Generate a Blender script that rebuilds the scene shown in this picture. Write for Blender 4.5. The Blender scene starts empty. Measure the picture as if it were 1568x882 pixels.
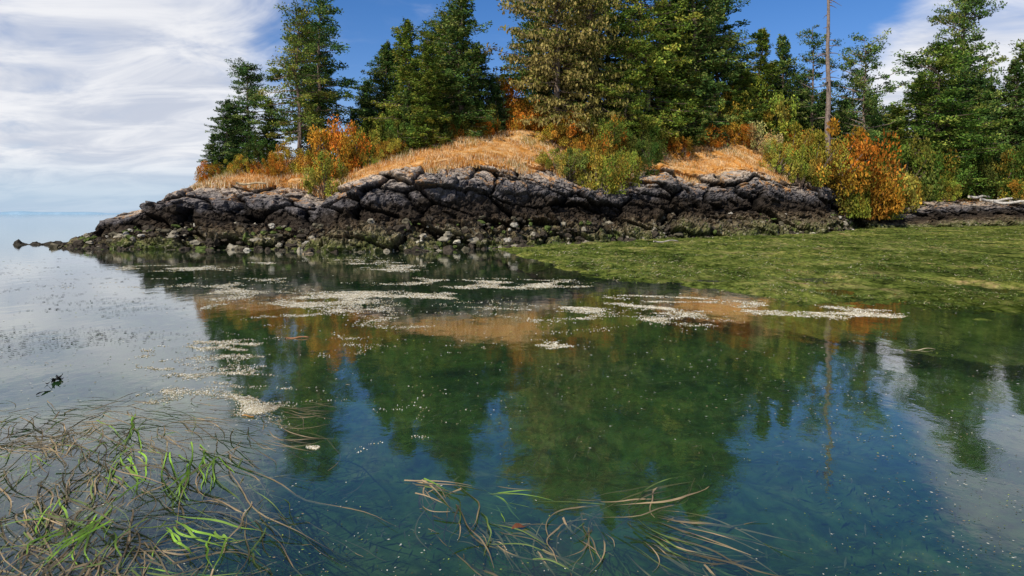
import bpy, math, random
import numpy as np
from mathutils import Vector, noise as mn
R=np.random.default_rng(7); random.seed(7)
S=bpy.context.scene
F=1022.0; CX=784.0; HY=328.0; CH=1.7
# ------------------------------------------------------------ helpers
def mesh_obj(name, V, Q, mats, attrs=None, mi=None, smooth=False, tris=None, link=True):
    V=np.asarray(V,dtype=np.float32).reshape(-1,3)
    me=bpy.data.meshes.new(name)
    Q=np.asarray(Q,dtype=np.int32).reshape(-1,4) if Q is not None and len(Q) else np.zeros((0,4),np.int32)
    T=np.asarray(tris,dtype=np.int32).reshape(-1,3) if tris is not None and len(tris) else np.zeros((0,3),np.int32)
    me.vertices.add(len(V)); me.vertices.foreach_set('co',V.ravel())
    nl=Q.size+T.size
    me.loops.add(nl); me.loops.foreach_set('vertex_index',np.concatenate([Q.ravel(),T.ravel()]))
    me.polygons.add(len(Q)+len(T))
    ls=np.concatenate([np.arange(len(Q))*4, Q.size+np.arange(len(T))*3]).astype(np.int32)
    me.polygons.foreach_set('loop_start',ls)
    if mi is not None: me.polygons.foreach_set('material_index',np.asarray(mi,dtype=np.int32))
    me.update(calc_edges=True)
    me.polygons.foreach_set('use_smooth',np.full(len(me.polygons),smooth,dtype=bool))
    if attrs:
        for k,a in attrs.items():
            a=np.asarray(a,dtype=np.float32)
            if a.ndim==1:
                at=me.attributes.new(k,'FLOAT','POINT'); at.data.foreach_set('value',a)
            else:
                at=me.attributes.new(k,'FLOAT_COLOR','POINT')
                b=np.ones((len(a),4),np.float32); b[:,:3]=a; at.data.foreach_set('color',b.ravel())
    for m in mats: me.materials.append(m)
    if not link: return me
    o=bpy.data.objects.new(name,me); S.collection.objects.link(o); return o
def new_mat(name):
    m=bpy.data.materials.new(name); m.use_nodes=True
    nt=m.node_tree
    for n in list(nt.nodes): nt.nodes.remove(n)
    return m,nt
def N(nt,t,**kw):
    n=nt.nodes.new(t)
    for k,v in kw.items(): setattr(n,k,v)
    return n
def L(nt,a,b): nt.links.new(a,b)
def math_(nt,op,a,b=None,c=None,clamp=False):
    n=nt.nodes.new('ShaderNodeMath'); n.operation=op; n.use_clamp=clamp
    for i,x in enumerate((a,b,c)):
        if x is None: continue
        if isinstance(x,(int,float)): n.inputs[i].default_value=x
        else: nt.links.new(x,n.inputs[i])
    return n.outputs[0]
def mix_(nt,f,a,b,bt='MIX'):
    n=nt.nodes.new('ShaderNodeMix'); n.data_type='RGBA'; n.blend_type=bt
    for s,x in ((n.inputs[0],f),(n.inputs[6],a),(n.inputs[7],b)):
        if isinstance(x,(int,float)): s.default_value=x
        elif isinstance(x,tuple): s.default_value=(*x,1) if len(x)==3 else x
        else: nt.links.new(x,s)
    return n.outputs[2]
def sstep(nt,x,a,b):
    n=nt.nodes.new('ShaderNodeMapRange'); n.interpolation_type='SMOOTHSTEP'
    nt.links.new(x,n.inputs[0]); n.inputs[1].default_value=a; n.inputs[2].default_value=b
    n.inputs[3].default_value=0; n.inputs[4].default_value=1
    return n.outputs[0]
def noise_(nt,vec,scale,detail=5,rough=.55,dist=0):
    n=N(nt,'ShaderNodeTexNoise'); n.inputs['Scale'].default_value=scale; n.inputs['Detail'].default_value=detail
    n.inputs['Roughness'].default_value=rough; n.inputs['Distortion'].default_value=dist
    if vec is not None: L(nt,vec,n.inputs['Vector'])
    return n.outputs[0]
def ramp_(nt,f,stops):
    n=N(nt,'ShaderNodeValToRGB'); cr=n.color_ramp
    while len(cr.elements)<len(stops): cr.elements.new(.5)
    for e,(p,c) in zip(cr.elements,stops): e.position=p; e.color=(*c,1)
    L(nt,f,n.inputs[0]); return n.outputs[0]
def vscale(nt,vec,s):
    n=N(nt,'ShaderNodeVectorMath',operation='MULTIPLY'); L(nt,vec,n.inputs[0]); n.inputs[1].default_value=s; return n.outputs[0]

# ------------------------------------------------------------ terrain definition
shX=np.array([-60,-27,-25.8,-23.5,-21.4,-16,-12.1,-8.5,-4.4,-0.1,7.0,14,21.7,25,31,50.8,110])
shY=np.array([ 60, 42, 39.0,35.0,33.4,32.6,32.2,30.5,31.0,34.2,40,44,47.7,51,60,66,74])
Xd=np.linspace(-60,110,1701)
ys=np.interp(Xd,shX,shY); k=np.hanning(17); k/=k.sum()
ysm=np.convolve(np.pad(ys,8,mode='edge'),k,'valid')
def shore(x): return np.interp(x,Xd,ysm)
crest=np.array([(60,385),(86,370),(96,360),(112,352),(130,341),(165,336),(190,330),(225,320),(250,302),(300,286),(360,286),(410,282),(450,286),(475,298),(492,306),(510,290),(560,276),(650,263),(720,255),(780,263),(840,262),(880,274),(935,290),(960,277),(1020,264),(1060,279),(1110,272),(1150,266),(1200,277),(1270,286),(1288,296),(1302,320),(1325,330),(1370,326),(1400,314),(1480,306),(1568,310),(1800,310)],float)
hill=np.array([(60,400),(150,352),(235,326),(300,292),(330,262),(380,255),(450,245),(500,252),(560,244),(620,232),(700,212),(780,202),(850,204),(950,212),(1000,214),(1050,212),(1100,204),(1200,204),(1280,222),(1330,285),(1400,290),(1568,292),(1800,290)],float)
flat0=np.interp(Xd,[-1,7,21.7,31,50,110],[0,.12,.3,.42,.55,.6])
pxc=CX+F*Xd/(ysm+5); ztd=CH+(HY-np.interp(pxc,crest[:,0],crest[:,1]))/F*(ysm+5)
pxh=CX+F*Xd/(ysm+14); zgd=CH+(HY-np.interp(pxh,hill[:,0],hill[:,1]))/F*(ysm+14)
ztd[Xd<-26.6]=-.6; zgd[Xd<-26.0]=-.8
def base_h(x,d):
    zt=np.interp(x,Xd,ztd); zg=np.interp(x,Xd,zgd); f0=np.interp(x,Xd,flat0)
    kd=np.array([-2,0,.7,1.6,2.6,3.2,4.4,5.6,14,30,80]); 
    z=np.zeros_like(x)
    cols=[f0*0-.4, f0, f0+(zt-f0)*.16, f0+(zt-f0)*.30, f0+(zt-f0)*.44, f0+(zt-f0)*.78, f0+(zt-f0)*.89, zt, zg, zg+1.2, zg+1.5]
    for i in range(len(kd)-1):
        m=(d>=kd[i])&(d<=kd[i+1])
        t=(d-kd[i])/(kd[i+1]-kd[i])
        z=np.where(m,cols[i]*(1-t)+cols[i+1]*t,z)
    return z
def ground_z(x,y):
    x=np.asarray(x,float); y=np.asarray(y,float)
    return base_h(x,y-shore(x))

# ------------------------------------------------------------ materials
def m_terrain():
    m,nt=new_mat('headland_rock_and_grass'); out=N(nt,'ShaderNodeOutputMaterial'); b=N(nt,'ShaderNodeBsdfDiffuse')
    geo=N(nt,'ShaderNodeNewGeometry'); P=geo.outputs['Position']
    band=N(nt,'ShaderNodeAttribute',attribute_name='band').outputs['Fac']
    veg=N(nt,'ShaderNodeAttribute',attribute_name='veg').outputs['Fac']
    crk=N(nt,'ShaderNodeAttribute',attribute_name='crack').outputs['Fac']
    n1=noise_(nt,P,.8,4,.6); n2=noise_(nt,P,3.5,5,.65); n3=noise_(nt,P,14,3,.6)
    bw=math_(nt,'ADD',band,math_(nt,'MULTIPLY',math_(nt,'SUBTRACT',n1,.5),.42))
    bw=math_(nt,'ADD',bw,math_(nt,'MULTIPLY',math_(nt,'SUBTRACT',n2,.5),.22))
    col=ramp_(nt,bw,[(0,(.065,.075,.025)),(.08,(.12,.115,.05)),(.17,(.135,.11,.065)),(.28,(.075,.055,.035)),(.40,(.036,.028,.021)),(.58,(.034,.028,.023)),(.66,(.075,.069,.069)),(.80,(.105,.098,.10)),(.90,(.22,.19,.165)),(1,(.42,.34,.26))])
    low=math_(nt,'SUBTRACT',1,sstep(nt,band,.15,.42))
    sp=math_(nt,'MULTIPLY',sstep(nt,noise_(nt,P,4,4,.7),.54,.64),low)
    col=mix_(nt,math_(nt,'MULTIPLY',sp,.7),col,(.34,.30,.22))
    gr=math_(nt,'MULTIPLY',sstep(nt,noise_(nt,P,1.7,4,.7,.5),.52,.64),math_(nt,'SUBTRACT',1,sstep(nt,band,.12,.34)))
    col=mix_(nt,math_(nt,'MULTIPLY',gr,.75),col,(.085,.12,.025))
    col=mix_(nt,1.0,col,ramp_(nt,n2,[(.25,(.5,.5,.5)),(.5,(1,1,1)),(.72,(1.7,1.6,1.5))]),'MULTIPLY')
    col=mix_(nt,1.0,col,ramp_(nt,n3,[(.3,(.7,.7,.7)),(.65,(1.3,1.3,1.3))]),'MULTIPLY')
    sn_=N(nt,'ShaderNodeSeparateXYZ'); L(nt,geo.outputs['Normal'],sn_.inputs[0])
    wth=math_(nt,'MULTIPLY',sstep(nt,sn_.outputs[2],.5,.92),sstep(nt,band,.58,.88))
    col=mix_(nt,math_(nt,'MULTIPLY',wth,.5),col,(.34,.29,.235))
    up=sstep(nt,band,.66,.90)
    li=math_(nt,'MULTIPLY',sstep(nt,noise_(nt,P,1.2,5,.7,.8),.54,.62),up)
    col=mix_(nt,math_(nt,'MULTIPLY',li,.8),col,(.50,.24,.06))
    col=mix_(nt,math_(nt,'MULTIPLY',crk,.9,clamp=True),col,(.010,.009,.008))
    gcol=ramp_(nt,noise_(nt,P,1.1,4,.65,.4),[(.3,(.24,.12,.03)),(.44,(.52,.23,.05)),(.56,(.64,.38,.15)),(.72,(.75,.57,.34))])
    gcol=mix_(nt,1.0,gcol,ramp_(nt,n3,[(.3,(.65,.65,.65)),(.7,(1.2,1.15,1.15))]),'MULTIPLY')
    vm=sstep(nt,math_(nt,'ADD',veg,math_(nt,'MULTIPLY',math_(nt,'SUBTRACT',n2,.5),.9)),.42,.58)
    col=mix_(nt,vm,col,gcol)
    L(nt,col,b.inputs['Color'])
    bp=N(nt,'ShaderNodeBump'); bp.inputs['Strength'].default_value=.9; bp.inputs['Distance'].default_value=.12
    L(nt,noise_(nt,P,5,5,.7),bp.inputs['Height']); L(nt,bp.outputs[0],b.inputs['Normal'])
    L(nt,b.outputs[0],out.inputs[0]); return m
def m_attr(name,transl=0.0,gloss=0.0,objcol=False,bump=0,tex=True):
    m,nt=new_mat(name); out=N(nt,'ShaderNodeOutputMaterial'); b=N(nt,'ShaderNodeBsdfDiffuse')
    c=N(nt,'ShaderNodeAttribute',attribute_name='col').outputs['Color']
    if objcol:
        oi=N(nt,'ShaderNodeObjectInfo'); c=mix_(nt,1.0,c,oi.outputs['Color'],'MULTIPLY')
    geo=N(nt,'ShaderNodeNewGeometry')
    if tex: c=mix_(nt,1.0,c,ramp_(nt,noise_(nt,geo.outputs['Position'],1.6 if objcol else 6,1,.6),[(.3,(.7,.7,.7)),(.7,(1.3,1.3,1.3))]),'MULTIPLY')
    L(nt,c,b.inputs['Color'])
    if bump:
        bp=N(nt,'ShaderNodeBump'); bp.inputs['Strength'].default_value=.7; bp.inputs['Distance'].default_value=bump
        L(nt,noise_(nt,geo.outputs['Position'],12,4,.7),bp.inputs['Height']); L(nt,bp.outputs[0],b.inputs['Normal'])
    sh=b.outputs[0]
    if transl:
        t=N(nt,'ShaderNodeBsdfTranslucent'); L(nt,c,t.inputs[0]); mx=N(nt,'ShaderNodeMixShader'); mx.inputs[0].default_value=transl
        L(nt,sh,mx.inputs[1]); L(nt,t.outputs[0],mx.inputs[2]); sh=mx.outputs[0]
    if gloss:
        t=N(nt,'ShaderNodeBsdfGlossy'); t.inputs['Roughness'].default_value=.4; t.inputs['Color'].default_value=(.9,.9,.9,1); mx=N(nt,'ShaderNodeMixShader'); mx.inputs[0].default_value=gloss
        L(nt,sh,mx.inputs[1]); L(nt,t.outputs[0],mx.inputs[2]); sh=mx.outputs[0]
    L(nt,sh,out.inputs[0]); return m
def m_bark():
    m,nt=new_mat('bark'); out=N(nt,'ShaderNodeOutputMaterial'); b=N(nt,'ShaderNodeBsdfDiffuse')
    tc=N(nt,'ShaderNodeTexCoord'); v=vscale(nt,tc.outputs['Object'],(6,6,1))
    L(nt,ramp_(nt,noise_(nt,v,2.5,3,.7),[(.3,(.06,.045,.035)),(.7,(.27,.20,.15))]),b.inputs['Color'])
    L(nt,b.outputs[0],out.inputs[0]); return m
M_T=m_terrain(); M_F=m_attr('foliage',.25,0,True); M_B=m_bark()
M_G=m_attr('dry_grass_blades',.25); M_ROCK=m_attr('shore_stone',0,0,False,.03)
M_EEL=m_attr('eelgrass_blades',.1,.04); M_FOAM=m_attr('foam_scum'); M_WOOD=m_attr('weathered_wood',0,0,False,.02)

# ------------------------------------------------------------ headland mesh
xs=np.concatenate([np.arange(-27.5,12,.065),np.arange(12,30,.085),np.arange(30,60,.16),np.arange(60,100,1.0)])
ds=np.concatenate([np.linspace(-2,0,12)[:-1],np.linspace(0,2.4,40)[:-1],np.linspace(2.4,3.4,36)[:-1],np.linspace(3.4,7,42)[:-1],np.linspace(7,16,40)[:-1],np.linspace(16,80,22)])
XX,DD=np.meshgrid(xs,ds,indexing='ij'); ZB=base_h(XX,DD); YY=DD+shore(XX)
zt=np.interp(XX,Xd,ztd); f0=np.interp(XX,Xd,flat0)
band=np.clip((ZB-f0)/np.maximum(zt-f0,.8),-.5,2)
low_pt=np.clip((-18.5-XX)/3,0,1); band=band-.12*low_pt*(band>.5)
veg=np.clip((DD-5.2)/2.2,0,1)*np.clip((XX+18.5)/2.0,0,1)
amp=np.clip((DD+1.5)/1.5,0,1)*np.clip(1-(DD-6)/3.0,0.08,1)*np.where(zt<0,.2,1)*np.clip(.2+zt/4.5,0.15,1)
xf=XX.ravel();yf=YY.ravel();zf=ZB.ravel();df=DD.ravel();af=amp.ravel()
disp=np.zeros((xf.size,3)); crack=np.zeros(xf.size)
hsh=lambda p:(math.sin(p[0]*12.9+p[1]*78.2+p[2]*37.7)*43758.5)%1.0
for i in range(xf.size):
    x=xf[i];y=yf[i];z=zf[i];d=df[i]
    if d>10:
        disp[i,2]=.22*mn.fractal(Vector((x*.25,y*.25,0)),1,2,4); continue
    w=mn.noise_vector(Vector((x*.45,y*.45,z*.5)))
    p=Vector((x*.34+w[0]*.5+z*.30,y*.22+w[1]*.3,z*.85+w[2]*.4+x*.07))
    dd,pp=mn.voronoi(p)
    e=dd[1]-dd[0]; h=hsh(pp[0]); ce=max(0,1-e*10)
    p2=Vector((x*1.35+w[1]*.9+z*.3,y*.8,z*1.9+w[0]*.9+x*.15)); d2,pp2=mn.voronoi(p2); h2=hsh(pp2[0]); ce2=max(0,1-(d2[1]-d2[0])*8)
    fr=mn.fractal(Vector((x*1.5,y*1.5,z*2.4)),.6,2.1,6)
    big=mn.noise(Vector((x*.2,3.3,z*.25)))
    rub=1 if d<2.4 else 0
    a=af[i]
    out=(h-.5)*(1.2)+(h2-.5)*(.40)-ce*.55-ce2*.16+fr*(.20+.10*rub)+big*1.0
    if d<-.4: out*=.3
    disp[i,0]=w[0]*.15*a; disp[i,1]=-out*a*.95; disp[i,2]=out*a*(.30+.15*rub)
    crack[i]=min(1,(ce*1.1+ce2*.4))*a
V=np.stack([xf,yf,zf],1)+disp
nx,nd=XX.shape; idx=np.arange(nx*nd).reshape(nx,nd)
Q=np.stack([idx[:-1,:-1],idx[1:,:-1],idx[1:,1:],idx[:-1,1:]],-1).reshape(-1,4)
bz=(V[:,2]-f0.ravel())/np.maximum((zt-f0).ravel(),.8)
bandf=np.where(df<6,.6*band.ravel()+.4*np.clip(bz,-.5,1.1),band.ravel())
mesh_obj('rocky_headland',V,Q,[M_T],{'band':bandf,'veg':veg.ravel(),'crack':crack},smooth=False)

# ------------------------------------------------------------ seabed + water
def gspace(a,b,near,n):
    return np.sinh(np.linspace(math.asinh(a/near),math.asinh(b/near),n))*near
gx=gspace(-6000,6000,4,260); gy=np.concatenate([[-3000,-500,-100,-20,-5],gspace(0,7000,4,240)])
GX,GY=np.meshgrid(gx,gy,indexing='ij'); r=np.hypot(GX,GY)
GZ=np.array([ -.42+(.2*mn.fractal(Vector((x*1.1,y*1.1,0)),.9,2,5) if abs(x)<60 and abs(y)<60 else 0) for x,y in zip(GX.ravel(),GY.ravel())])
GZ=np.minimum(GZ,-.1)
GZ-=np.clip((r.ravel()-30)/400,0,1)*3
GZ-=.5*np.clip((-GX.ravel()-8)/30,0,1)
a,b=GX.shape; idx=np.arange(a*b).reshape(a,b)
Q=np.stack([idx[:-1,:-1],idx[1:,:-1],idx[1:,1:],idx[:-1,1:]],-1).reshape(-1,4)
m,nt=new_mat('seabed_mud'); out=N(nt,'ShaderNodeOutputMaterial'); bs=N(nt,'ShaderNodeBsdfDiffuse'); P=N(nt,'ShaderNodeNewGeometry').outputs['Position']
c=ramp_(nt,noise_(nt,P,1.2,5,.68,.8),[(.32,(.014,.038,.015)),(.45,(.03,.075,.018)),(.57,(.06,.11,.028)),(.70,(.14,.155,.07))])
c=mix_(nt,1.0,c,ramp_(nt,noise_(nt,P,8,3,.65),[(.35,(.6,.6,.6)),(.6,(1.35,1.35,1.3))]),'MULTIPLY')
L(nt,c,bs.inputs['Color']); L(nt,bs.outputs[0],out.inputs[0])
mesh_obj('seabed_ground',np.stack([GX.ravel(),GY.ravel(),GZ],1),Q,[m],smooth=True)
m,nt=new_mat('sea_water'); out=N(nt,'ShaderNodeOutputMaterial'); geo=N(nt,'ShaderNodeNewGeometry'); P=geo.outputs['Position']
bp=N(nt,'ShaderNodeBump'); bp.inputs['Strength'].default_value=1; bp.inputs['Distance'].default_value=1
h=math_(nt,'MULTIPLY',noise_(nt,vscale(nt,P,(1,.55,1)),2.2,2,.5),.0040)
h=math_(nt,'ADD',h,math_(nt,'MULTIPLY',noise_(nt,P,14,2,.6),.00045))
L(nt,h,bp.inputs['Height'])
dt=N(nt,'ShaderNodeVectorMath',operation='DOT_PRODUCT'); L(nt,geo.outputs['Incoming'],dt.inputs[0]); L(nt,bp.outputs[0],dt.inputs[1])
om=math_(nt,'SUBTRACT',1.0,math_(nt,'ABSOLUTE',dt.outputs['Value']),clamp=True)
frs=math_(nt,'ADD',math_(nt,'MULTIPLY',math_(nt,'POWER',om,4.0),.96),.03,clamp=True)
g=N(nt,'ShaderNodeBsdfGlossy'); g.inputs['Roughness'].default_value=.03; g.inputs['Color'].default_value=(1,1,1,1); L(nt,bp.outputs[0],g.inputs['Normal'])
tr=N(nt,'ShaderNodeBsdfTransparent'); tr.inputs[0].default_value=(.72,.86,.72,1)
df_=N(nt,'ShaderNodeBsdfDiffuse'); L(nt,ramp_(nt,noise_(nt,P,.45,4,.6),[(.35,(.022,.042,.042)),(.65,(.045,.068,.034))]),df_.inputs[0])
mx=N(nt,'ShaderNodeMixShader'); mx.inputs[0].default_value=.28; L(nt,tr.outputs[0],mx.inputs[1]); L(nt,df_.outputs[0],mx.inputs[2])
mx2=N(nt,'ShaderNodeMixShader'); L(nt,frs,mx2.inputs[0]); L(nt,mx.outputs[0],mx2.inputs[1]); L(nt,g.outputs[0],mx2.inputs[2])
L(nt,mx2.outputs[0],out.inputs[0])
mesh_obj('sea_water',[(-6500,-3000,0),(6500,-3000,0),(6500,7500,0),(-6500,7500,0)],[(0,1,2,3)],[m])

# ------------------------------------------------------------ tidal flat
eX=np.array([-3,-.8,0,.6,1.1,2,3.5,4.8,5.4,5.8,7.5,9.25,20,110]); eY=np.array([40,33,29,26,23.5,18.5,16.6,15.5,13.8,12.9,12.5,12.2,11.5,10])
def flat_z(x,y):
    e=y-np.interp(x,eX,eY); f=np.interp(x,Xd,flat0); sh=shore(x)
    t=np.clip(e/np.maximum(sh-np.interp(x,eX,eY),1),0,1.2)
    return np.where(e<0,e*.045,np.clip(e,0,1)*.025+f*t)
fx=np.concatenate([np.arange(-2.2,14,.06),np.arange(14,40,.15),np.arange(40,100,.8)])
ts=np.linspace(0,1,330)**1.5
FX,TS=np.meshgrid(fx,ts,indexing='ij'); EY=np.interp(FX,eX,eY)-4.5; SH=shore(FX)+1.0
FY=EY+(np.maximum(SH-EY,.5))*TS
def fl_add(x,y): return .08*mn.fractal(Vector((x*.6,y*.5,1)),.5,2.1,6)
FZ=flat_z(FX,FY).ravel()
add=np.array([fl_add(x,y) for x,y in zip(FX.ravel(),FY.ravel())])
FZ=FZ+add-.5*np.clip(-(FX.ravel()+1.0),0,2)
a,b=FX.shape; idx=np.arange(a*b).reshape(a,b)
Q=np.stack([idx[:-1,:-1],idx[1:,:-1],idx[1:,1:],idx[:-1,1:]],-1).reshape(-1,4)
m,nt=new_mat('green_algae_mat'); out=N(nt,'ShaderNodeOutputMaterial'); bs=N(nt,'ShaderNodeBsdfDiffuse'); P=N(nt,'ShaderNodeNewGeometry').outputs['Position']
c=ramp_(nt,noise_(nt,vscale(nt,P,(.7,.35,1)),1.0,6,.8,.6),[(.37,(.028,.038,.012)),(.46,(.08,.11,.022)),(.54,(.14,.165,.04)),(.62,(.22,.20,.08)),(.7,(.20,.145,.075))])
c=mix_(nt,1.0,c,ramp_(nt,noise_(nt,P,.28,3,.6),[(.35,(.5,.55,.45)),(.5,(1,1,1)),(.65,(1.4,1.25,1.2))]),'MULTIPLY')
c=mix_(nt,1.0,c,ramp_(nt,noise_(nt,vscale(nt,P,(1,.6,1)),5,5,.8),[(.38,(.3,.35,.28)),(.6,(1.7,1.6,1.5))]),'MULTIPLY')
L(nt,c,bs.inputs['Color'])
bp=N(nt,'ShaderNodeBump'); bp.inputs['Distance'].default_value=.10; L(nt,noise_(nt,P,6,5,.78),bp.inputs['Height']); L(nt,bp.outputs[0],bs.inputs['Normal'])
L(nt,bs.outputs[0],out.inputs[0])
mesh_obj('tidal_flat',np.stack([FX.ravel(),FY.ravel(),FZ],1),Q,[m],smooth=True)

def rhombi(C,D,W,col):
    n=len(C); V=np.stack([C-D,C+W,C+D,C-W],1).reshape(-1,3); Q=np.arange(n*4).reshape(n,4)
    return V,Q,np.repeat(col,4,0)
n=130000; px=R.uniform(790,1720,n); py=HY+R.uniform(14,175,n)
Y=F*(CH-.1)/(py-HY); X=(px-CX)/F*Y
z=flat_z(X,Y)+np.array([fl_add(x,y) for x,y in zip(X,Y)]); cl=np.array([mn.fractal(Vector((x*.5,y*.3,4)),.6,2.2,5) for x,y in zip(X,Y)])
ok=(Y<shore(X)+.5)&(z>R.uniform(-.05,.02,n))&(cl>R.uniform(-.25,.3,n)); X,Y,z,cl=X[ok],Y[ok],z[ok],cl[ok]; n=len(X)
ang=R.uniform(0,math.pi,n); ln=R.uniform(.0009,.0036,n)*Y; 
D=np.stack([np.cos(ang)*ln,np.sin(ang)*ln*1.6,R.uniform(-.1,.4,n)*ln],1); W=np.stack([-np.sin(ang)*ln*.2,np.cos(ang)*ln*.2,ln*.05],1)
pal=np.array([(.09,.14,.025),(.16,.21,.04),(.045,.07,.015),(.30,.25,.11),(.46,.41,.26),(.16,.24,.03)]); ci=R.choice(6,n,p=[.26,.24,.20,.14,.06,.10])
C=np.stack([X,Y,z+.012+.03*R.random(n)],1)
V,Q,c=rhombi(C,D,W,pal[ci]*R.uniform(.7,1.25,(n,1))); mesh_obj('sea_lettuce_bed',V,Q,[M_EEL],{'col':c})

# ------------------------------------------------------------ dry grass
n=120000; X=R.uniform(-19,33,n); d=R.uniform(4.8,17,n); Y=shore(X)+d
keep=np.array([mn.noise(Vector((x*.8,y*.8,5)))>-.2+max(0,(6.2-dd_))*.7 for x,y,dd_ in zip(X,Y,d)]); X,Y,d=X[keep],Y[keep],d[keep]; n=len(X)
z=ground_z(X,Y)
nzv=np.array([mn.noise(Vector((x*.35,y*.35,9))) for x,y in zip(X,Y)])
hgt=R.uniform(.08,.30,n)*(1+.9*nzv); an=R.uniform(0,2*math.pi,n); w=R.uniform(.012,.028,n)
lean=R.normal(0,.35,(n,2))*hgt[:,None]
B=np.stack([X,Y,z-.12],1); Wv=np.stack([np.cos(an)*w,np.sin(an)*w,0*w],1)
T=B+np.stack([lean[:,0],lean[:,1],hgt+.12],1)
V=np.stack([B-Wv,B+Wv,T],1).reshape(-1,3)
pal=np.array([(.76,.54,.28),(.62,.33,.10),(.48,.21,.05),(.82,.66,.42),(.26,.22,.06)]); 
ci=np.clip((1.8+nzv*3.5+R.normal(0,1,n)).round(),0,4).astype(int); c=np.repeat(pal[ci]*R.uniform(.75,1.15,(n,1)),3,0)
mesh_obj('dry_grass',V,None,[M_G],{'col':c},tris=np.arange(n*3).reshape(n,3))

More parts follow.
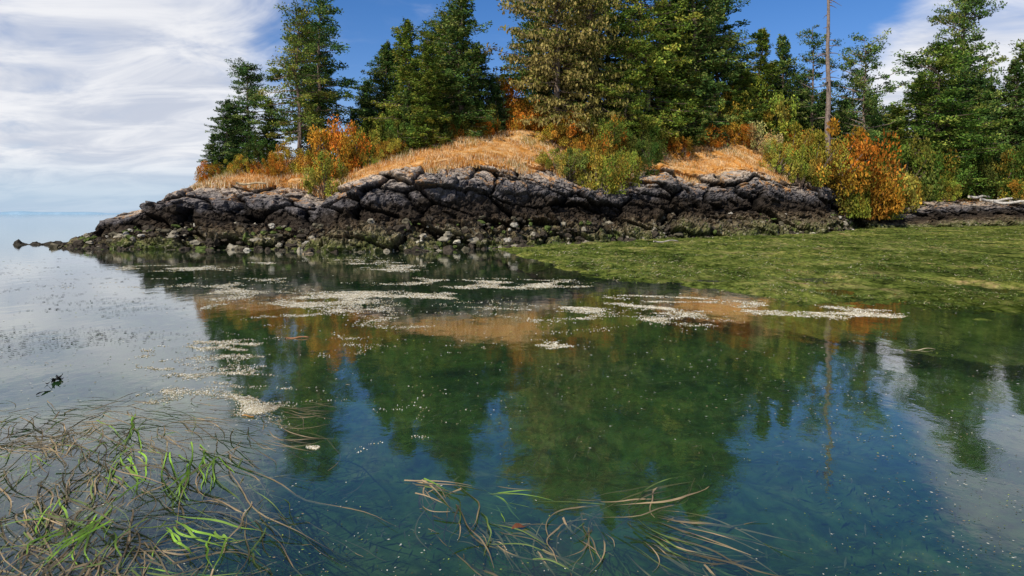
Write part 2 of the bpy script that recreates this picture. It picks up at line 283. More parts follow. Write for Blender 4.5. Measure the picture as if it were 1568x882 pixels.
# ------------------------------------------------------------ trees
def tube(pts,rad,sides):
    pts=np.array(pts); V=[];Q=[]
    for i,(p,r_) in enumerate(zip(pts,rad)):
        t=pts[min(i+1,len(pts)-1)]-pts[max(i-1,0)]; t=t/(np.linalg.norm(t)+1e-9)
        a_=np.cross(t,[0,0,1] if abs(t[2])<.9 else [1,0,0]); a_/=np.linalg.norm(a_); b_=np.cross(t,a_)
        for s in range(sides):
            th=2*math.pi*s/sides; V.append(p+r_*(math.cos(th)*a_+math.sin(th)*b_))
    for i in range(len(pts)-1):
        for s in range(sides):
            Q.append((i*sides+s,i*sides+(s+1)%sides,(i+1)*sides+(s+1)%sides,(i+1)*sides+s))
    return np.array(V),np.array(Q)
def conifer(seed,H=14,Rr=2.2,base=.1,style='fir',leafn=95,step=.3,nb=5,gap=.08,trunk=.2,lichen=0.0,pal=None,ls=1.0):
    r=np.random.default_rng(seed); Vs=[];Qs=[];off=0; 
    def addg(V_,Q_):
        nonlocal off
        Vs.append(V_);Qs.append(Q_+off); off+=len(V_)
    wob=r.normal(0,.14,(6,2)); wob[0]=0
    def axis(z): 
        t=z/H*5; i=min(int(t),4); f=t-i; w_=wob[i]*(1-f)+wob[i+1]*f; return np.array([w_[0],w_[1],z])
    zz=np.linspace(-.5,H,16); addg(*tube([axis(max(z,0))+np.array([0,0,min(z,0)]) for z in zz],[trunk*(1-.93*max(z,0)/H)+(.1*trunk if z<.3 else 0) for z in zz],8))
    if pal is None: pal=[(.042,.08,.026),(.075,.13,.036),(.13,.19,.048),(.23,.24,.072)]
    pal=np.array(pal); C=[];Dv=[];Wv=[];Co=[]
    z=base*H; lobes=r.uniform(0,6.28,4)
    while z<H*.985:
        t=(z-base*H)/(H*(1-base))
        if style=='fir': prof=((1-t)**.62*.93+.05)*(.72+.28*min(1,t/.12))*(1+.16*math.sin(z*1.7+seed))
        elif style=='old': prof=((max(0,1-t**1.8))**.5*.85*(.6+.4*min(1,t/.25))+.12)*(1+.2*math.sin(z*1.3+seed))
        else: prof=(.35+.65*math.sin(math.pi*min(1,t*.9+.12)))
        for k_ in range(nb):
            if r.random()<gap: continue
            az=r.uniform(0,2*math.pi); lob=1+.25*math.sin(az*2+lobes[0]+z*.5)
            Lb=Rr*prof*lob*(r.uniform(.5,1.1) if style=='fir' else r.uniform(.3,1.2))
            Lb=max(Lb,.25); el=(-.12+.75*t**1.5+r.normal(0,.15)); 
            if style=='pine': el=r.uniform(-.05,.5)
            dh=np.array([math.cos(az),math.sin(az),0]); pr=np.array([-dh[1],dh[0],0]); b0=axis(z+r.uniform(-.1,.1))
            dr=.22 if style!='pine' else .05
            def pt(u): return b0+dh*(Lb*u)[...,None]+np.array([0,0,1])*(Lb*(u*math.sin(el)-dr*u**2+.14*u**4))[...,None]
            us=np.array([0,.35,.7,1.]); addg(*tube(pt(us),[.035*Lb**.5*(1-.85*q)+.006 for q in us],3))
            nn=int(leafn*(Lb/Rr)**1.05)+12
            btint=r.uniform(.6,1.35); bc=min(3,max(0,r.normal(1.4,.85)))
            if style=='fir':
                u=1-r.random(nn)**1.2*.9; wd=np.clip(.45*Lb*(1.08-u),.08,.9)
                s=r.uniform(-1,1,nn); p=pt(u)+pr*(s*wd)[:,None]; p[:,2]+=r.normal(-.06,.12,nn)-np.abs(s)*wd*.25
                dd_=dh*.55+pr*(np.sign(s)*.7)[:,None]+r.normal(0,.4,(nn,3)); dd_[:,2]-=.2
            else:
                nc=r.integers(2,5); cu=r.uniform(.3,1.0,nc); cu[0]=1; cs=r.uniform(-.35,.35,nc)*Lb*(1.2-cu)
                w_=r.integers(0,nc,nn); cc=pt(cu)+pr*cs[:,None]; rad=r.uniform(.25,.5,nc)*(.6 + .4*min(1,Lb))
                q=r.normal(0,1,(nn,3)); q/=np.linalg.norm(q,axis=1)[:,None]; q*=(r.random(nn)**.45)[:,None]
                q[:,2]*=.55; p=cc[w_]+q*rad[w_][:,None]*1.4; dd_=q+np.array([0,0,.2])+r.normal(0,.5,(nn,3))
            dd_/=np.linalg.norm(dd_,axis=1)[:,None]
            ll=r.uniform(.07,.135,nn)*ls; wn=np.cross(dd_,r.normal(0,1,(nn,3))); wn/=np.linalg.norm(wn,axis=1)[:,None]
            ci=np.clip(np.round(bc+r.normal(0,.7,nn)),0,len(pal)-1).astype(int); co=pal[ci]*btint*r.uniform(.7,1.3,(nn,1))
            if lichen:
                m_=r.random(nn)<lichen; dd_[m_]=np.array([0,0,-1])+r.normal(0,.18,(m_.sum(),3)); ll[m_]*=1.3; p[m_,2]-=.12
                co[m_]=np.array([.27,.25,.12])*r.uniform(.5,1.2,(m_.sum(),1))
            C.append(p);Dv.append(dd_*ll[:,None]);Wv.append(wn*(ll*.45)[:,None]);Co.append(co)
        z+=step*r.uniform(.7,1.3)*(1 if t<.8 else .8)
    C=np.concatenate(C);Dv=np.concatenate(Dv);Wv=np.concatenate(Wv);Co=np.concatenate(Co)
    V1=np.concatenate(Vs);Q1=np.concatenate(Qs); V2,Q2,c2=rhombi(C,Dv,Wv,Co)
    V_=np.concatenate([V1,V2]);Q_=np.concatenate([Q1,Q2+len(V1)]); col=np.concatenate([np.full((len(V1),3),.1),c2])
    mi=np.concatenate([np.zeros(len(Q1)),np.ones(len(Q2))])
    me=mesh_obj('tree',V_,Q_,[M_B,M_F],{'col':col},mi,link=False); me['R']=float(Rr)
    return me
firs=[conifer(11,Rr=2.6,base=.02,nb=6,leafn=135),conifer(12,Rr=2.3,base=.03,gap=.1,nb=6,leafn=125),conifer(13,Rr=3.0,base=.02,nb=6,leafn=150)]
olds=[conifer(21,Rr=2.3,base=.2,style='old',leafn=140,step=.34,nb=4,gap=.12),conifer(22,Rr=2.5,base=.22,style='old',leafn=140,step=.36,nb=4,gap=.15),conifer(23,Rr=2.8,base=.06,style='old',leafn=160,step=.27,nb=6,gap=.08)]
lich=[conifer(31,Rr=3.0,base=.08,style='old',leafn=135,step=.28,nb=5,gap=.12,lichen=.42,pal=[(.05,.08,.025),(.09,.12,.035),(.15,.165,.055),(.22,.205,.09)]),]
pines=[conifer(41,Rr=3.0,base=.35,style='pine',leafn=170,step=.40,nb=4,gap=.12),conifer(42,Rr=2.2,base=.25,style='pine',leafn=140,step=.38,nb=3,gap=.12)]
def place(me,name,px,top,D,hw,col=(1,1,1)):
    X=(px-CX)/F*D; z0=float(ground_z(np.array([X]),np.array([D]))[0]) if D>shore(X) else 0
    H=CH+(HY-top)/F*D-z0; s=max(H,3.0)/14.0
    o=bpy.data.objects.new(name,me); S.collection.objects.link(o)
    sx=hw/F*D/me['R']*1.08; o.location=(X,D,z0-.1); o.scale=(sx,sx,s)
    o.rotation_euler=(0,0,random.uniform(0,6.28)); o.color=(*col,1); return o
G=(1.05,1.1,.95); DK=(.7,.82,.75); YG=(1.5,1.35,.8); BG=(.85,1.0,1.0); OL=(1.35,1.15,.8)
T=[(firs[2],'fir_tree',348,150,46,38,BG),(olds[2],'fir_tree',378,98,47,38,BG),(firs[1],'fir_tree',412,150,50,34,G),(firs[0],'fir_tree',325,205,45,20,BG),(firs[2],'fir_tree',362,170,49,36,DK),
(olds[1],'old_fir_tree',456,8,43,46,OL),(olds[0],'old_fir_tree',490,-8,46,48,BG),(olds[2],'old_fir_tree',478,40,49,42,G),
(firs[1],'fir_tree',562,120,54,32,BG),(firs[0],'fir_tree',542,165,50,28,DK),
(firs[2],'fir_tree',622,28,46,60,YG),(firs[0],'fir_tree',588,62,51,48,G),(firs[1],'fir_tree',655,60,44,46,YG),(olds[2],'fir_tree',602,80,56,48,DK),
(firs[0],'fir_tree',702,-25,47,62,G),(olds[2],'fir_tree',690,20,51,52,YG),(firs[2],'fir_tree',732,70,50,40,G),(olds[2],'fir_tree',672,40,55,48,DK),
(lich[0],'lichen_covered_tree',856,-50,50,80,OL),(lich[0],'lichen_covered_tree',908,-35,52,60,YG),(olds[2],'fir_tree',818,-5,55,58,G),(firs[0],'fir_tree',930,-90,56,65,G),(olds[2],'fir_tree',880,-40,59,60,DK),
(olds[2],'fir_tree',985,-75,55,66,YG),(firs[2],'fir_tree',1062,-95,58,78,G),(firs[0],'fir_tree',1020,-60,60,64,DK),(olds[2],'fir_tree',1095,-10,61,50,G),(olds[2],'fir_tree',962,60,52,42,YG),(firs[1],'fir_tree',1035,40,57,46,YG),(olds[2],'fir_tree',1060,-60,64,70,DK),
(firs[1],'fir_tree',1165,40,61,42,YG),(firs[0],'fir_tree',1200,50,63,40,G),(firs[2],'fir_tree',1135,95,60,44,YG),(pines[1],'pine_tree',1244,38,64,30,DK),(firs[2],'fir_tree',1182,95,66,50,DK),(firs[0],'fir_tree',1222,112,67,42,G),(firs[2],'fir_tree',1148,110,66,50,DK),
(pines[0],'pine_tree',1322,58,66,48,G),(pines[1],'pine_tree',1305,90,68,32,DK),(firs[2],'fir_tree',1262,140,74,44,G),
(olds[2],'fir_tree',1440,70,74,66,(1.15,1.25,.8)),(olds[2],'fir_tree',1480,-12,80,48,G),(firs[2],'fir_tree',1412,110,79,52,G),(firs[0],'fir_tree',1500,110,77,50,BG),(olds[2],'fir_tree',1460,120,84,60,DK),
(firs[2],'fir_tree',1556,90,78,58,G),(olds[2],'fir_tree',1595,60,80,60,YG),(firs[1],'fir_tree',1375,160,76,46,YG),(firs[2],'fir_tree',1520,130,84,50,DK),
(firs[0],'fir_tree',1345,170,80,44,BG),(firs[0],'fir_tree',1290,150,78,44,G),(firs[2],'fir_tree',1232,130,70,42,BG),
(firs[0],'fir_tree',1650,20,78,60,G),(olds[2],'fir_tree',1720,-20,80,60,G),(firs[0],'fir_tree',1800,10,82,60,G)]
for me,nm,px,top,D,hw,c in T: place(me,nm,px,top,D,hw,c)
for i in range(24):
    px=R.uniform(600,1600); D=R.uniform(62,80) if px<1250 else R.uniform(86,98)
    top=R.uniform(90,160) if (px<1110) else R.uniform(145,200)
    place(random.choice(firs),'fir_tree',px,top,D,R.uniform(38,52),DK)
for i in range(32):
    px=[R.uniform(560,770),R.uniform(860,1200),R.uniform(1200,1580)][i%3]
    D=float(shore((px-CX)/F*52))+R.uniform(14,18); X=(px-CX)/F*D; gz=float(ground_z(np.array([X]),np.array([D]))[0]); b_=HY-(gz-CH)*F/D
    place(random.choice(firs),'young_fir_tree',px,b_-R.uniform(50,105),D,R.uniform(20,34),[YG,G,BG][R.integers(0,3)])
sn=[];o_=0;Vs=[];Qs=[]
zz=np.linspace(-.5,17,22); v,q=tube([(0.05*math.sin(z),.04*math.cos(z*1.3),z) for z in zz],[.30*(1-.7*max(z,0)/17) for z in zz],10); Vs.append(v);Qs.append(q);o_=len(v)
for i in range(46):
    z=R.uniform(4,16.5);az=R.uniform(0,6.28);l=R.uniform(.3,1.5); p0=np.array([0,0,z]); d_=np.array([math.cos(az),math.sin(az),R.uniform(-.4,.3)])
    v,q=tube([p0,p0+d_*l*.5,p0+d_*l+np.array([0,0,-.1])],[.05,.03,.01],4); Vs.append(v);Qs.append(q+o_);o_+=len(v)
V=np.concatenate(Vs); col=np.array([.20,.155,.13])*R.uniform(.8,1.2,(len(V),1))
sg=mesh_obj('dead_tree_snag',V,np.concatenate(Qs),[M_WOOD],{'col':col},smooth=True)
D=62;X=(1268-CX)/F*D; sg.location=(X,D,float(ground_z(np.array([X]),np.array([D]))[0])); sg.scale=(1,1,1.2)

# ------------------------------------------------------------ shrubs
def shrub(seed,nl=6000,lw=1.0):
    r=np.random.default_rng(seed); nc=34
    az=r.uniform(0,6.28,nc); rr=r.random(nc)**.5*.85; cz=r.uniform(.1,1.0,nc)*(1-.5*rr**2)
    cc=np.stack([np.cos(az)*rr,np.sin(az)*rr,cz],1); cr=r.uniform(.12,.30,nc)
    w=r.integers(0,nc,nl); q=r.normal(0,1,(nl,3)); q/=np.linalg.norm(q,axis=1)[:,None]; q*=(r.random(nl)**.4)[:,None]
    p=cc[w]+q*cr[w][:,None]; p[:,2]=np.maximum(p[:,2],.0)
    d=q*.7+r.normal(0,.6,(nl,3))+np.array([0,0,.25]); d/=np.linalg.norm(d,axis=1)[:,None]; wn=np.cross(d,r.normal(0,1,(nl,3))); wn/=np.linalg.norm(wn,axis=1)[:,None]
    ll=r.uniform(.018,.042,nl)*lw; ct=r.uniform(.55,1.35,nc); hue=np.array([(1,1,1),(1.2,.95,.8),(.70,1.0,.8),(.95,1.1,.85)])[r.integers(0,4,nc)]
    pal=np.array([(.7,.7,.7),(1,1,1),(1.2,1.1,.9),(.75,.95,.8)]); co=pal[r.integers(0,4,nl)]*hue[w]*ct[w][:,None]*r.uniform(.7,1.25,(nl,1))
    V,Q,c=rhombi(p,d*ll[:,None],wn*(ll*.5)[:,None],co)
    Vs=[];Qs=[];o=0
    for i in range(14):
        e=cc[i]; v,q_=tube([np.array([0,0,-.2]),e*np.array([.4,.4,.5]),e],[.03,.02,.006],4); Vs.append(v);Qs.append(q_+o);o+=len(v)
    V1=np.concatenate(Vs);Q1=np.concatenate(Qs)
    return mesh_obj('shrub',np.concatenate([V1,V]),np.concatenate([Q1,Q+len(V1)]),[M_B,M_F],{'col':np.concatenate([np.full((len(V1),3),.1),c])},np.concatenate([np.zeros(len(Q1)),np.ones(len(Q))]),link=False)
shr=[shrub(i) for i in (51,52,53,54)]
OR=(.50,.21,.04);GO=(.48,.30,.06);YO=(.34,.29,.06);GR=(.16,.19,.045);DG=(.085,.12,.035);RD=(.48,.165,.035);TN=(.46,.36,.18)
def pshrub(px,py_c,hpx,wpx,D,col,name):
    X=(px-CX)/F*D; gz=float(ground_z(np.array([X]),np.array([D]))[0]); zb=CH+(HY-py_c)/F*D
    o=bpy.data.objects.new(name,random.choice(shr)); S.collection.objects.link(o)
    top=zb+hpx/F*D; z0=gz-.15; hh=max(.5,top-z0)
    ww=max(wpx*1.2/F*D,hh*.5)
    o.location=(X,D,z0); o.scale=(ww*random.uniform(.9,1.15),ww,hh/1.15); o.rotation_euler=(0,0,random.uniform(0,6.28)); 
    k_=random.uniform(.85,1.15); o.color=(col[0]*k_,col[1]*k_,col[2]*k_,1)
SH=[ (318,262,20,14,43,OR),(345,262,22,18,44,YO),(372,264,28,20,43,GO),(398,262,60,18,44,DG),(425,272,42,18,41,OR),(440,268,55,16,42,GO),(468,262,40,18,42,GO),(402,265,26,16,42,OR),
(498,288,60,14,38,YO),(520,285,112,22,42,OR),(503,262,80,20,43,GO),(548,255,75,24,44,YO),(580,236,66,24,46,YO),(612,230,50,26,44,GR),(655,222,50,22,45,YO),(690,210,50,20,46,GR),(735,205,60,24,48,GR),(570,262,40,18,42,YO),(600,245,40,20,43,GO),(720,212,36,22,47,YO),(640,225,36,20,45,OR),(668,225,24,18,44,GO),(700,216,28,20,46,OR),(745,205,30,20,47,OR),(590,240,30,16,43,OR),
(780,178,75,28,52,OR),(760,195,40,22,50,GR),(800,200,60,28,50,OR),(828,205,50,26,51,RD),(870,210,42,34,49,OR),(905,215,45,28,50,YO),(845,215,28,25,48,GO),(935,215,40,25,50,OR),(900,225,26,26,47,OR),
(870,262,45,32,43,(.26,.23,.07)),(915,268,58,30,43,YO),(955,270,50,28,45,YO),(940,240,60,30,49,(.20,.21,.05)),(985,240,70,30,52,GR),(995,262,60,20,50,DG),(1020,225,50,22,56,YO),(985,275,40,20,47,DG),(845,250,30,24,43,YO),(890,240,30,30,45,GO),
(1060,215,90,28,60,YO),(1100,208,75,28,60,YO),(1140,205,85,30,61,(.42,.32,.05)),(1180,205,80,28,61,YO),(1165,225,50,28,58,TN),(1120,212,30,30,58,OR),(1085,218,30,22,57,OR),(1210,235,60,22,58,GO),(1190,250,40,22,55,YO),(1040,228,26,20,54,OR),
(1245,270,85,26,57,GO),(1270,280,110,32,59,OR),(1310,285,105,28,62,OR),(1290,300,70,30,59,YO),(1330,310,75,26,64,YO),(1225,268,50,18,55,YO),(1300,312,50,20,61,DG),(1350,310,110,28,68,YO),
(1385,305,110,30,72,GR),(1420,305,90,34,73,YO),(1400,312,50,30,71,GR),(1460,305,70,32,73,GR),(1500,300,60,30,74,DG),(1530,295,90,30,74,GR),(1560,300,80,30,74,YO),(1600,300,90,34,75,GR),(1650,300,90,34,75,YO),(1365,315,40,22,70,GO),(1440,308,40,26,71,YO),(1480,302,100,30,76,GR),(1550,305,40,26,72,GO),(1380,308,50,26,69,GO)]
for px,pb,h_,w_,D,c in SH: pshrub(px,pb,h_,w_,D,c,'autumn_shrub' if c in (OR,GO,RD) else 'green_shrub')
for i in range(44):
    px=R.uniform(560,1560); X=(px-CX)/F*56; D=float(shore(X))+R.uniform(14,22); top=R.uniform(25,60)
    X=(px-CX)/F*D; g_=float(ground_z(np.array([X]),np.array([D]))[0]); pb=HY-(g_-CH)*F/D
    pshrub(px,pb,top,R.uniform(22,36),D,[GR,GO,YO,GR,YO][R.integers(0,5)],'green_shrub')

# ------------------------------------------------------------ boulders
import bmesh
bm=bmesh.new(); bmesh.ops.create_icosphere(bm,subdivisions=2,radius=1); iv=np.array([v.co[:] for v in bm.verts]); it=np.array([[v.index for v in f.verts] for f in bm.faces]); bm.free()
def boulders(name,lst):
    Vs=[];Ts=[];Cs=[];o=0
    for (x,y,z,s,c) in lst:
        k_=R.uniform(.6,1.3,3)*s; k_[2]*=.7; sd=R.uniform(0,100)
        f=np.array([1+.7*mn.noise(Vector((p[0]*1.3+sd,p[1]*1.3,p[2]*1.3)))+.35*mn.noise(Vector((p[0]*3+sd,p[1]*3,p[2]*3))) for p in iv])
        Vs.append(iv*f[:,None]*k_+np.array([x,y,z])); Ts.append(it+o); o+=len(iv)
        Cs.append(np.array(c)*R.uniform(.7,1.2,(len(iv),1)))
    return mesh_obj(name,np.concatenate(Vs),None,[M_ROCK],{'col':np.concatenate(Cs)},tris=np.concatenate(Ts))
bl=[]
for i in range(1300):
    x=R.uniform(-24,30); d=R.uniform(-1.0,2.0); y=float(shore(x))+d; z=float(base_h(np.array([x]),np.array([d]))[0]); s=min(R.gamma(2,.045)+.04,.26)
    c=[(.055,.045,.034),(.26,.23,.17),(.10,.088,.06),(.08,.105,.03),(.36,.33,.27)][R.choice(5,p=[.46,.12,.22,.17,.03])]
    bl.append((x,y,max(z,-.05)+s*.2,s,c))
for px,s in [(780,.16),(1160,.3),(1185,.34),(1215,.36),(1240,.32),(1140,.25),(700,.16),(640,.2),(1000,.3),(970,.22),(1035,.28),(1200,.25),(1175,.2)]:
    x0=(px-CX)/F*float(36 if px<900 else 46); D=float(shore(x0))+.6; x=(px-CX)/F*D
    bl.append((x,D,.35,s,(.46,.42,.32)))
boulders('shore_boulders',bl)
boulders('sea_rock',[(-27.6+i*.3,37.5+R.uniform(-.3,.3),-.08,R.uniform(.2,.42),(.045,.04,.032)) for i in range(11)])

# ------------------------------------------------------------ driftwood
def log(name,px,D,l,r_,ang,z,col=(.4,.36,.3)):
    X=(px-CX)/F*D
    t=np.linspace(-.5,.5,9); v,q=tube([(math.cos(ang)*a*l,math.sin(ang)*a*l,.03*l*math.sin(a*7)) for a in t],[r_*(1-.35*(a+.5)+.1*math.sin(a*20)) for a in t],8)
    v=np.concatenate([v,v[:8].mean(0)[None],v[-8:].mean(0)[None]]); nV=len(v)
    tr=[(i,(i+1)%8,nV-2) for i in range(8)]+[(nV-10+i,nV-10+(i+1)%8,nV-1) for i in range(8)]
    o=mesh_obj(name,v,q,[M_WOOD],{'col':np.array(col)*R.uniform(.8,1.1,(nV,1))},tris=tr,smooth=True); o.location=(X,D,z); return o
def gzx(px,D): X=(px-CX)/F*D; return float(ground_z(np.array([X]),np.array([D]))[0])
for px,D,l,a in [(1535,71,5,.1),(1555,70,4,-.3),(1500,72,3,.3),(1590,71,6,.0),(1560,72.5,5,.15)]:
    log('driftwood_log',px,D,l,.16,a,gzx(px,D)+.35,col=(.5,.46,.4))
log('driftwood_log',1020,36.5,1.6,.05,.4,.22); log('driftwood_log',385,37.2,1.6,.07,.1,gzx(385,37.2)+.35,col=(.4,.3,.18))
log('driftwood_log',472,28.5,.5,.05,.9,.02,col=(.35,.26,.16))
log('driftwood_stick',455,9.15,.32,.012,.15,.01,col=(.32,.16,.08)); log('driftwood_stick',1410,8.35,.42,.006,.2,.008,col=(.4,.33,.2))
log('driftwood_stick',380,5.6,.12,.007,2.8,.008,col=(.40,.22,.08))

# ------------------------------------------------------------ foam and debris
E=[(270,411,115,5,1.05),(605,411,60,7,1.1),(560,400,110,7,.7),(400,403,25,2,.8),(600,453,115,8,1.15),(480,475,175,20,1.0),(395,450,90,28,.9),(520,462,140,16,1.05),(1000,457,85,9,1.15),(985,466,105,14,1.0),(700,432,210,7,.95),(790,438,120,6,1.),(1050,482,175,18,.8),(850,529,32,6,1.2),(700,478,270,26,.72),(1300,482,95,9,.85),(885,474,42,6,1.1),(350,528,65,10,1.05),(300,555,110,30,.85),(330,600,125,38,.75),(560,510,230,40,.55),(250,590,32,12,.9),(395,615,36,20,.95),(480,686,12,4,1.2),(1150,470,175,14,.65),(240,440,170,20,.35),(900,500,260,34,.42),(560,640,260,60,.32)]
P_=[];Rr_=[]
for (cx,cy,rx,ry,dn_) in E:
    n=min(int(rx*ry*22)+400,32000)
    a=R.uniform(0,6.28,n); q=R.random(n)**.5; px=cx+rx*q*np.cos(a); py=cy+ry*q*np.sin(a); Y=F*CH/(py-HY); X=(px-CX)/F*Y; rd=R.random(n)
    for x,y,qq,u in zip(X,Y,q,rd):
        fs=1.0 if y>9 else 2.2
        v=.8*mn.fractal(Vector((x*.75*fs+y*.15,y*1.1*fs,2.2)),.4,2.3,7)
        v+= .5*(1-abs(mn.noise(Vector((x*.6*fs+y*.2,y*.9*fs,8.1))))*5)
        t=(v-(.52-.88*dn_)-.6*qq*qq)/1.1
        if t>0 and u<min(1,t)**1.6*.8 and (y<shore(x)-.3):
            P_.append((x,y)); Rr_.append(R.uniform(.0004,.0012)*y)
P_=np.array(P_);rr=np.array(Rr_); n=len(P_); ns=6; an=np.arange(ns)*2*math.pi/ns
print('FOAM',n)
jr=R.uniform(.45,1.4,(n,ns)); ystr=1+np.clip(P_[:,1]/14,0,1.0)
vx=P_[:,0:1]+rr[:,None]*jr*np.cos(an); vy=P_[:,1:2]+rr[:,None]*jr*np.sin(an)*ystr[:,None]
zc=np.full((n,ns),.003)+R.uniform(0,.004,(n,1))
ring=np.stack([vx,vy,zc-.002],2); cen=np.stack([P_[:,0],P_[:,1],zc[:,0]+.003],1)[:,None]
V=np.concatenate([ring,cen],1).reshape(-1,3); base=(np.arange(n)*(ns+1))[:,None]
tr=np.stack([base+np.arange(ns),base+(np.arange(ns)+1)%ns,np.broadcast_to(base+ns,(n,ns))],2).reshape(-1,3)
pal=np.array([(.54,.50,.38),(.38,.31,.18),(.70,.67,.57),(.22,.17,.09)]); co=np.repeat(pal[R.choice(4,n,p=[.33,.27,.20,.20])],ns+1,0)
mesh_obj('sea_foam',V,None,[M_FOAM],{'col':co},tris=tr)
n=9000; px=R.uniform(-100,1700,n); py=HY+R.uniform(70,560,n); Y=F*CH/(py-HY); X=(px-CX)/F*Y
dens=np.array([mn.noise(Vector((x*.5,y*.35,7))) for x,y in zip(X,Y)]); ok=(dens>R.uniform(-.6,.5,n))&(Y<np.interp(X,eX,eY)-.2)&(Y<shore(X)); X,Y=X[ok],Y[ok]; n=len(X)
a=R.uniform(0,6.28,n); ln=R.uniform(.0006,.0026,n)*Y
D=np.stack([np.cos(a)*ln,np.sin(a)*ln,0*ln],1);W=np.stack([-np.sin(a)*ln*.5,np.cos(a)*ln*.5,ln*.05],1)
pal=np.array([(.5,.48,.38),(.3,.36,.05),(.08,.07,.03),(.3,.22,.12),(.12,.16,.05)]); c=pal[R.choice(5,n,p=[.3,.08,.27,.15,.2])]
V,Q,c=rhombi(np.stack([X,Y,np.full(n,.006)+R.uniform(0,.003,n)],1),D,W,c); mesh_obj('floating_debris',V,Q,[M_EEL],{'col':c})
n=9000; px=R.normal(130,150,n); py=R.uniform(392,570,n); Y=F*CH/(py-HY); X=(px-CX)/F*Y; ln=R.gamma(1.6,.0006,n)*Y+.0004*Y
cl=np.array([mn.fractal(Vector((x*.35,y*.5,4)),.8,2,4) for x,y in zip(X,Y)])
ok=(Y<shore(X)-1)&(cl>R.uniform(-.1,.5,n)); X,Y,ln=X[ok],Y[ok],ln[ok]; n=len(X); a=R.normal(0,.5,n)
V,Q,c=rhombi(np.stack([X,Y,np.full(n,.01)],1),np.stack([ln*np.cos(a),ln*np.sin(a)*2,0*ln],1),np.stack([-ln*.3*np.sin(a),ln*.8,0*ln],1),np.full((n,3),.07)); mesh_obj('floating_kelp_fragments',V,Q,[M_EEL],{'col':c})

# ------------------------------------------------------------ foreground eelgrass ribbons
def ribbons(name,specs):
    Vs=[];Qs=[];Cs=[];o=0
    for (x,y,ang,l,w,c,cur,z0,z1) in specs:
        ns=18; p=np.array([x,y],float); a=ang-cur*.5; pts=[]; wv=R.uniform(0,6.28); wa=R.uniform(0,.35)
        for i in range(ns):
            pts.append((p[0],p[1],a)); a+=cur/ns+R.normal(0,.05)+wa*math.cos(wv+i*.8)*.5; p=p+np.array([math.cos(a),math.sin(a)])*l/ns
        for i,(qx,qy,a_) in enumerate(pts):
            t=i/(ns-1); ww=w*(1-.75*t**3)*.5; nx_,ny_=-math.sin(a_)*ww,math.cos(a_)*ww
            z=z0+(z1-z0)*t+.008*math.sin(t*6+x*9); tw=ww*.7*math.sin(t*5+x*7)
            Vs+= [(qx+nx_,qy+ny_,z+tw),(qx-nx_,qy-ny_,z-tw)]; cc=np.array(c)*(1-.25*t)*random.uniform(.85,1.1); Cs+=[cc,cc]
        for i in range(ns-1): Qs.append((o+2*i,o+2*i+1,o+2*i+3,o+2*i+2))
        o+=2*ns
    return mesh_obj(name,Vs,Qs,[M_EEL],{'col':np.array(Cs)},smooth=True)
def W2(px,py): Y=F*CH/(py-HY); return (px-CX)/F*Y,Y
BR=(.23,.175,.095);BR2=(.36,.26,.14);GN=(.18,.30,.04);GN2=(.13,.18,.045);DKB=(.12,.10,.055)
def seg(sp,p0,p1,w,c,cur,j=10,z0=.012,z1=.012):
    x0,y0=W2(p0[0]+R.normal(0,j),p0[1]+R.normal(0,j*.6)); x1,y1=W2(p1[0]+R.normal(0,j*2.5),p1[1]+R.normal(0,j*1.5))
    sp.append((x0,y0,math.atan2(y1-y0,x1-x0),math.hypot(x1-x0,y1-y0)*1.03,w,c,cur,z0,z1))
sp=[]
for i in range(1500):
    px=R.uniform(-160,430) if R.random()<.35 else R.normal(100,115); py=R.uniform(630,925)
    if px>440 or (px>260 and R.random()<.4): continue
    c=[BR,BR2,GN,GN2,DKB][R.choice(5,p=[.38,.24,.04,.12,.22])]
    k_=R.random(); ln=R.uniform(60,200)*(.5+(py-600)/300)
    th=R.normal(2.15,.35) if k_<.5 else (R.normal(1.0,.35) if k_<.75 else R.normal(.15,.35))
    z=R.uniform(-.05,.02)
    seg(sp,(px,py),(px+ln*math.cos(th),max(py+ln*math.sin(th),py-60)),R.uniform(.004,.0095),c,R.normal(0,.9),4,z,R.uniform(-.04,.02))
for i in range(130):
    px=R.uniform(-50,440); py=R.uniform(612,690); seg(sp,(px,py),(px+R.uniform(50,130),py+R.normal(6,14)),R.uniform(.004,.007),BR if R.random()<.5 else DKB,R.normal(0,1),4)
for p0,p1 in [((205,700),(200,765)),((215,640),(213,690)),((190,700),(205,765)),((160,800),(170,882)),((300,680),(312,745)),((312,700),(305,760)),((150,790),(60,882)),((110,800),(50,860)),((265,815),(330,840)),((330,820),(340,860)),((270,700),(262,780)),((165,790),(35,880)),((285,720),(240,790)),((270,800),(400,855)),((95,770),(75,830))]:
    for j in range(3): seg(sp,p0,p1,.010,(.22,.40,.035) if j<1 else GN,R.normal(0,.5),8,.014,.02)
ribbons('eelgrass_bed',sp)
sp=[]
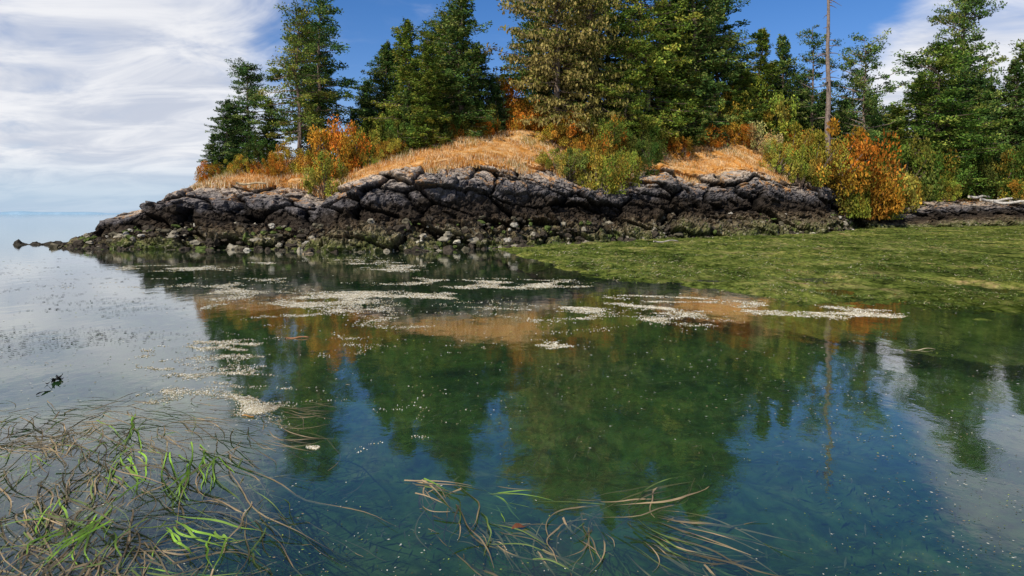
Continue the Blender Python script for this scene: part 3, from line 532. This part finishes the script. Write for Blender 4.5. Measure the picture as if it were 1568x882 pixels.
for p0,p1,c in [((640,740),(880,785),BR2),((640,740),(800,775),GN),((690,750),(690,860),BR),((680,812),(800,852),BR2),((700,775),(765,872),BR),((690,790),(830,860),DKB),((905,785),(1150,872),BR2),((905,795),(925,882),BR2),((960,790),(1200,862),BR2),((1010,798),(1185,797),BR),((1062,735),(940,778),BR2),((1060,738),(905,792),BR),((860,795),(905,850),BR2),((1000,825),(1085,882),BR),((940,820),(1050,880),BR2),((900,780),(870,850),BR),((770,800),(860,870),BR),((340,715),(500,865),BR),((380,740),(480,835),DKB),((330,705),(390,740),BR2),((980,840),(1200,880),DKB),((1080,870),(1200,882),BR),((650,745),(720,830),BR2),((720,742),(800,778),GN),((830,850),(960,900),BR),((700,840),(820,900),DKB)]:
    for j in range(6): seg(sp,p0,p1,R.uniform(.005,.012),(c if j<4 else (DKB if j<5 else GN2)),R.normal(0,1.2),12,R.uniform(-.02,.015),R.uniform(-.04,.02))
ribbons('eelgrass_clump',sp)
x,y=W2(800,812); sp=[(x-.06,y,.1,.12,.022,(.14,.05,.02),.3,.012,.02)]; ribbons('fallen_leaf',sp)
x,y=W2(88,583); sp=[(x+R.normal(0,.03),y+R.normal(0,.05),R.uniform(0,6.28),R.uniform(.05,.12),.03,(.015,.014,.012),R.normal(0,2),.01,.04) for i in range(12)]
x2,y2=W2(78,598); sp+=[(x2,y2,-1.6,.2,.02,(.015,.014,.012),.5,.008,.01)]; ribbons('kelp_piece',sp)
n=42000; X=R.uniform(-7,8,n); Y=R.uniform(2.4,12,n); 
k_=np.array([mn.fractal(Vector((x*1.3,y*1.3,3)),.8,2,3) for x,y in zip(X,Y)]); ok=k_>R.uniform(-.2,.45,n); X,Y,k_=X[ok],Y[ok],k_[ok]; n=len(X)
a=R.normal(.6,.9,n)+k_*2; ln=R.uniform(.015,.06,n)
D=np.stack([np.cos(a)*ln,np.sin(a)*ln,R.uniform(-.2,.4,n)*ln],1);W=np.stack([-np.sin(a)*ln*.13,np.cos(a)*ln*.13,ln*.05],1)
pal=np.array([(.03,.075,.02),(.05,.11,.022),(.08,.12,.035),(.04,.05,.02),(.15,.15,.09)]); c=pal[R.choice(5,n,p=[.3,.32,.2,.1,.08])]
V,Q,c=rhombi(np.stack([X,Y,-.33+.10*R.random(n)+.12*k_],1),D,W,c); mesh_obj('submerged_seaweed',V,Q,[M_EEL],{'col':c})

# ------------------------------------------------------------ distant hills
xs=np.linspace(-4600,-2600,90); Vs=[];Qs=[]
for i,x in enumerate(xs):
    h=22*max(0,1-abs((x+3700)/1100))**.5*(1+.5*mn.noise(Vector((x*.004,0,0))))
    h=max(0,h); Vs+=[(x,5200,-1),(x,5230,h),(x,5400,-1)]
for i in range(89):
    for j in range(2): Qs.append((i*3+j,(i+1)*3+j,(i+1)*3+j+1,i*3+j+1))
m,nt=new_mat('hazy_hill'); out=N(nt,'ShaderNodeOutputMaterial'); bs=N(nt,'ShaderNodeBsdfDiffuse'); P=N(nt,'ShaderNodeNewGeometry').outputs['Position']
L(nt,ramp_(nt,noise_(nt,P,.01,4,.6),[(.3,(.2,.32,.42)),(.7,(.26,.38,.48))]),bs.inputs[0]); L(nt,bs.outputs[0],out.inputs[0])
mesh_obj('distant_hills',Vs,Qs,[m],smooth=True)

# ------------------------------------------------------------ sky, sun, camera
el=math.radians(43); az=math.radians(217)
w=bpy.data.worlds.new('World'); S.world=w; w.use_nodes=True; nt=w.node_tree
for n_ in list(nt.nodes): nt.nodes.remove(n_)
out=N(nt,'ShaderNodeOutputWorld'); bg=N(nt,'ShaderNodeBackground'); bg.inputs[1].default_value=.10
sky=N(nt,'ShaderNodeTexSky'); sky.sky_type='NISHITA'; sky.sun_disc=False; sky.sun_elevation=el; sky.sun_rotation=az; sky.air_density=1.0; sky.dust_density=.3; sky.ozone_density=2.5
hs=N(nt,'ShaderNodeHueSaturation'); hs.inputs['Saturation'].default_value=1.35; hs.inputs['Value'].default_value=1.15; L(nt,sky.outputs[0],hs.inputs['Color'])
skb=mix_(nt,1.0,hs.outputs[0],(1.0,.88,1.04),'MULTIPLY')
tc=N(nt,'ShaderNodeTexCoord'); sx=N(nt,'ShaderNodeSeparateXYZ'); L(nt,tc.outputs['Generated'],sx.inputs[0])
x_,y_,z_=sx.outputs
ay=math_(nt,'ADD',math_(nt,'ABSOLUTE',y_),.02); A=math_(nt,'DIVIDE',x_,ay); Ez=math_(nt,'DIVIDE',z_,math_(nt,'SQRT',math_(nt,'ADD',math_(nt,'MULTIPLY',x_,x_),math_(nt,'MULTIPLY',y_,y_))))
dz=math_(nt,'ADD',math_(nt,'MAXIMUM',z_,0.),.20)
cb=N(nt,'ShaderNodeCombineXYZ'); L(nt,math_(nt,'DIVIDE',x_,dz),cb.inputs[0]); L(nt,math_(nt,'DIVIDE',y_,dz),cb.inputs[1])
n1=noise_(nt,vscale(nt,cb.outputs[0],(.7,.8,1)),1.2,5,.55,.4); n2=noise_(nt,vscale(nt,cb.outputs[0],(1.1,1.6,1)),2.2,5,.6,.7)
left=math_(nt,'SUBTRACT',1.,sstep(nt,A,-.48,-.20)); right=sstep(nt,math_(nt,'SUBTRACT',A,math_(nt,'MULTIPLY',Ez,.55)),.33,.50)
reg=math_(nt,'MAXIMUM',left,right)
reg=math_(nt,'MULTIPLY',reg,math_(nt,'SUBTRACT',1.,math_(nt,'MULTIPLY',sstep(nt,Ez,.30,.50),.75)))
dn=math_(nt,'ADD',math_(nt,'MULTIPLY',reg,.36),math_(nt,'ADD',math_(nt,'MULTIPLY',n1,.80),math_(nt,'MULTIPLY',n2,.38)))
cov=sstep(nt,dn,.63,.96)
cov=math_(nt,'MULTIPLY',cov,math_(nt,'ADD',math_(nt,'MULTIPLY',sstep(nt,Ez,.015,.085),.75),.25))
cc=mix_(nt,sstep(nt,n2,.3,.68),(6.0,6.4,7.4),(9.3,9.3,9.5))
skc=mix_(nt,math_(nt,'MULTIPLY',math_(nt,'SUBTRACT',1.,sstep(nt,Ez,.0,.16)),.75),skb,(3.4,5.8,8.4))
L(nt,mix_(nt,math_(nt,'MULTIPLY',cov,.94),skc,cc),bg.inputs[0]); L(nt,bg.outputs[0],out.inputs[0])
sd=bpy.data.lights.new('sun','SUN'); sd.energy=5.0; sd.angle=math.radians(.5); sd.color=(1,.94,.83)
so=bpy.data.objects.new('sun',sd); S.collection.objects.link(so)
ts_=Vector((math.sin(az)*math.cos(el),math.cos(az)*math.cos(el),math.sin(el))); so.rotation_euler=(-ts_).to_track_quat('-Z','Y').to_euler()
cam=bpy.data.cameras.new('camera'); co_=bpy.data.objects.new('camera',cam); S.collection.objects.link(co_)
co_.location=(0,0,CH); co_.rotation_euler=(math.pi/2,0,0); cam.sensor_width=36; cam.lens=36*F/1568; cam.shift_y=-(441-HY)/1568; cam.clip_end=20000; cam.clip_start=.05
S.camera=co_
S.view_settings.view_transform='Standard'; S.view_settings.look='None'; S.view_settings.exposure=0
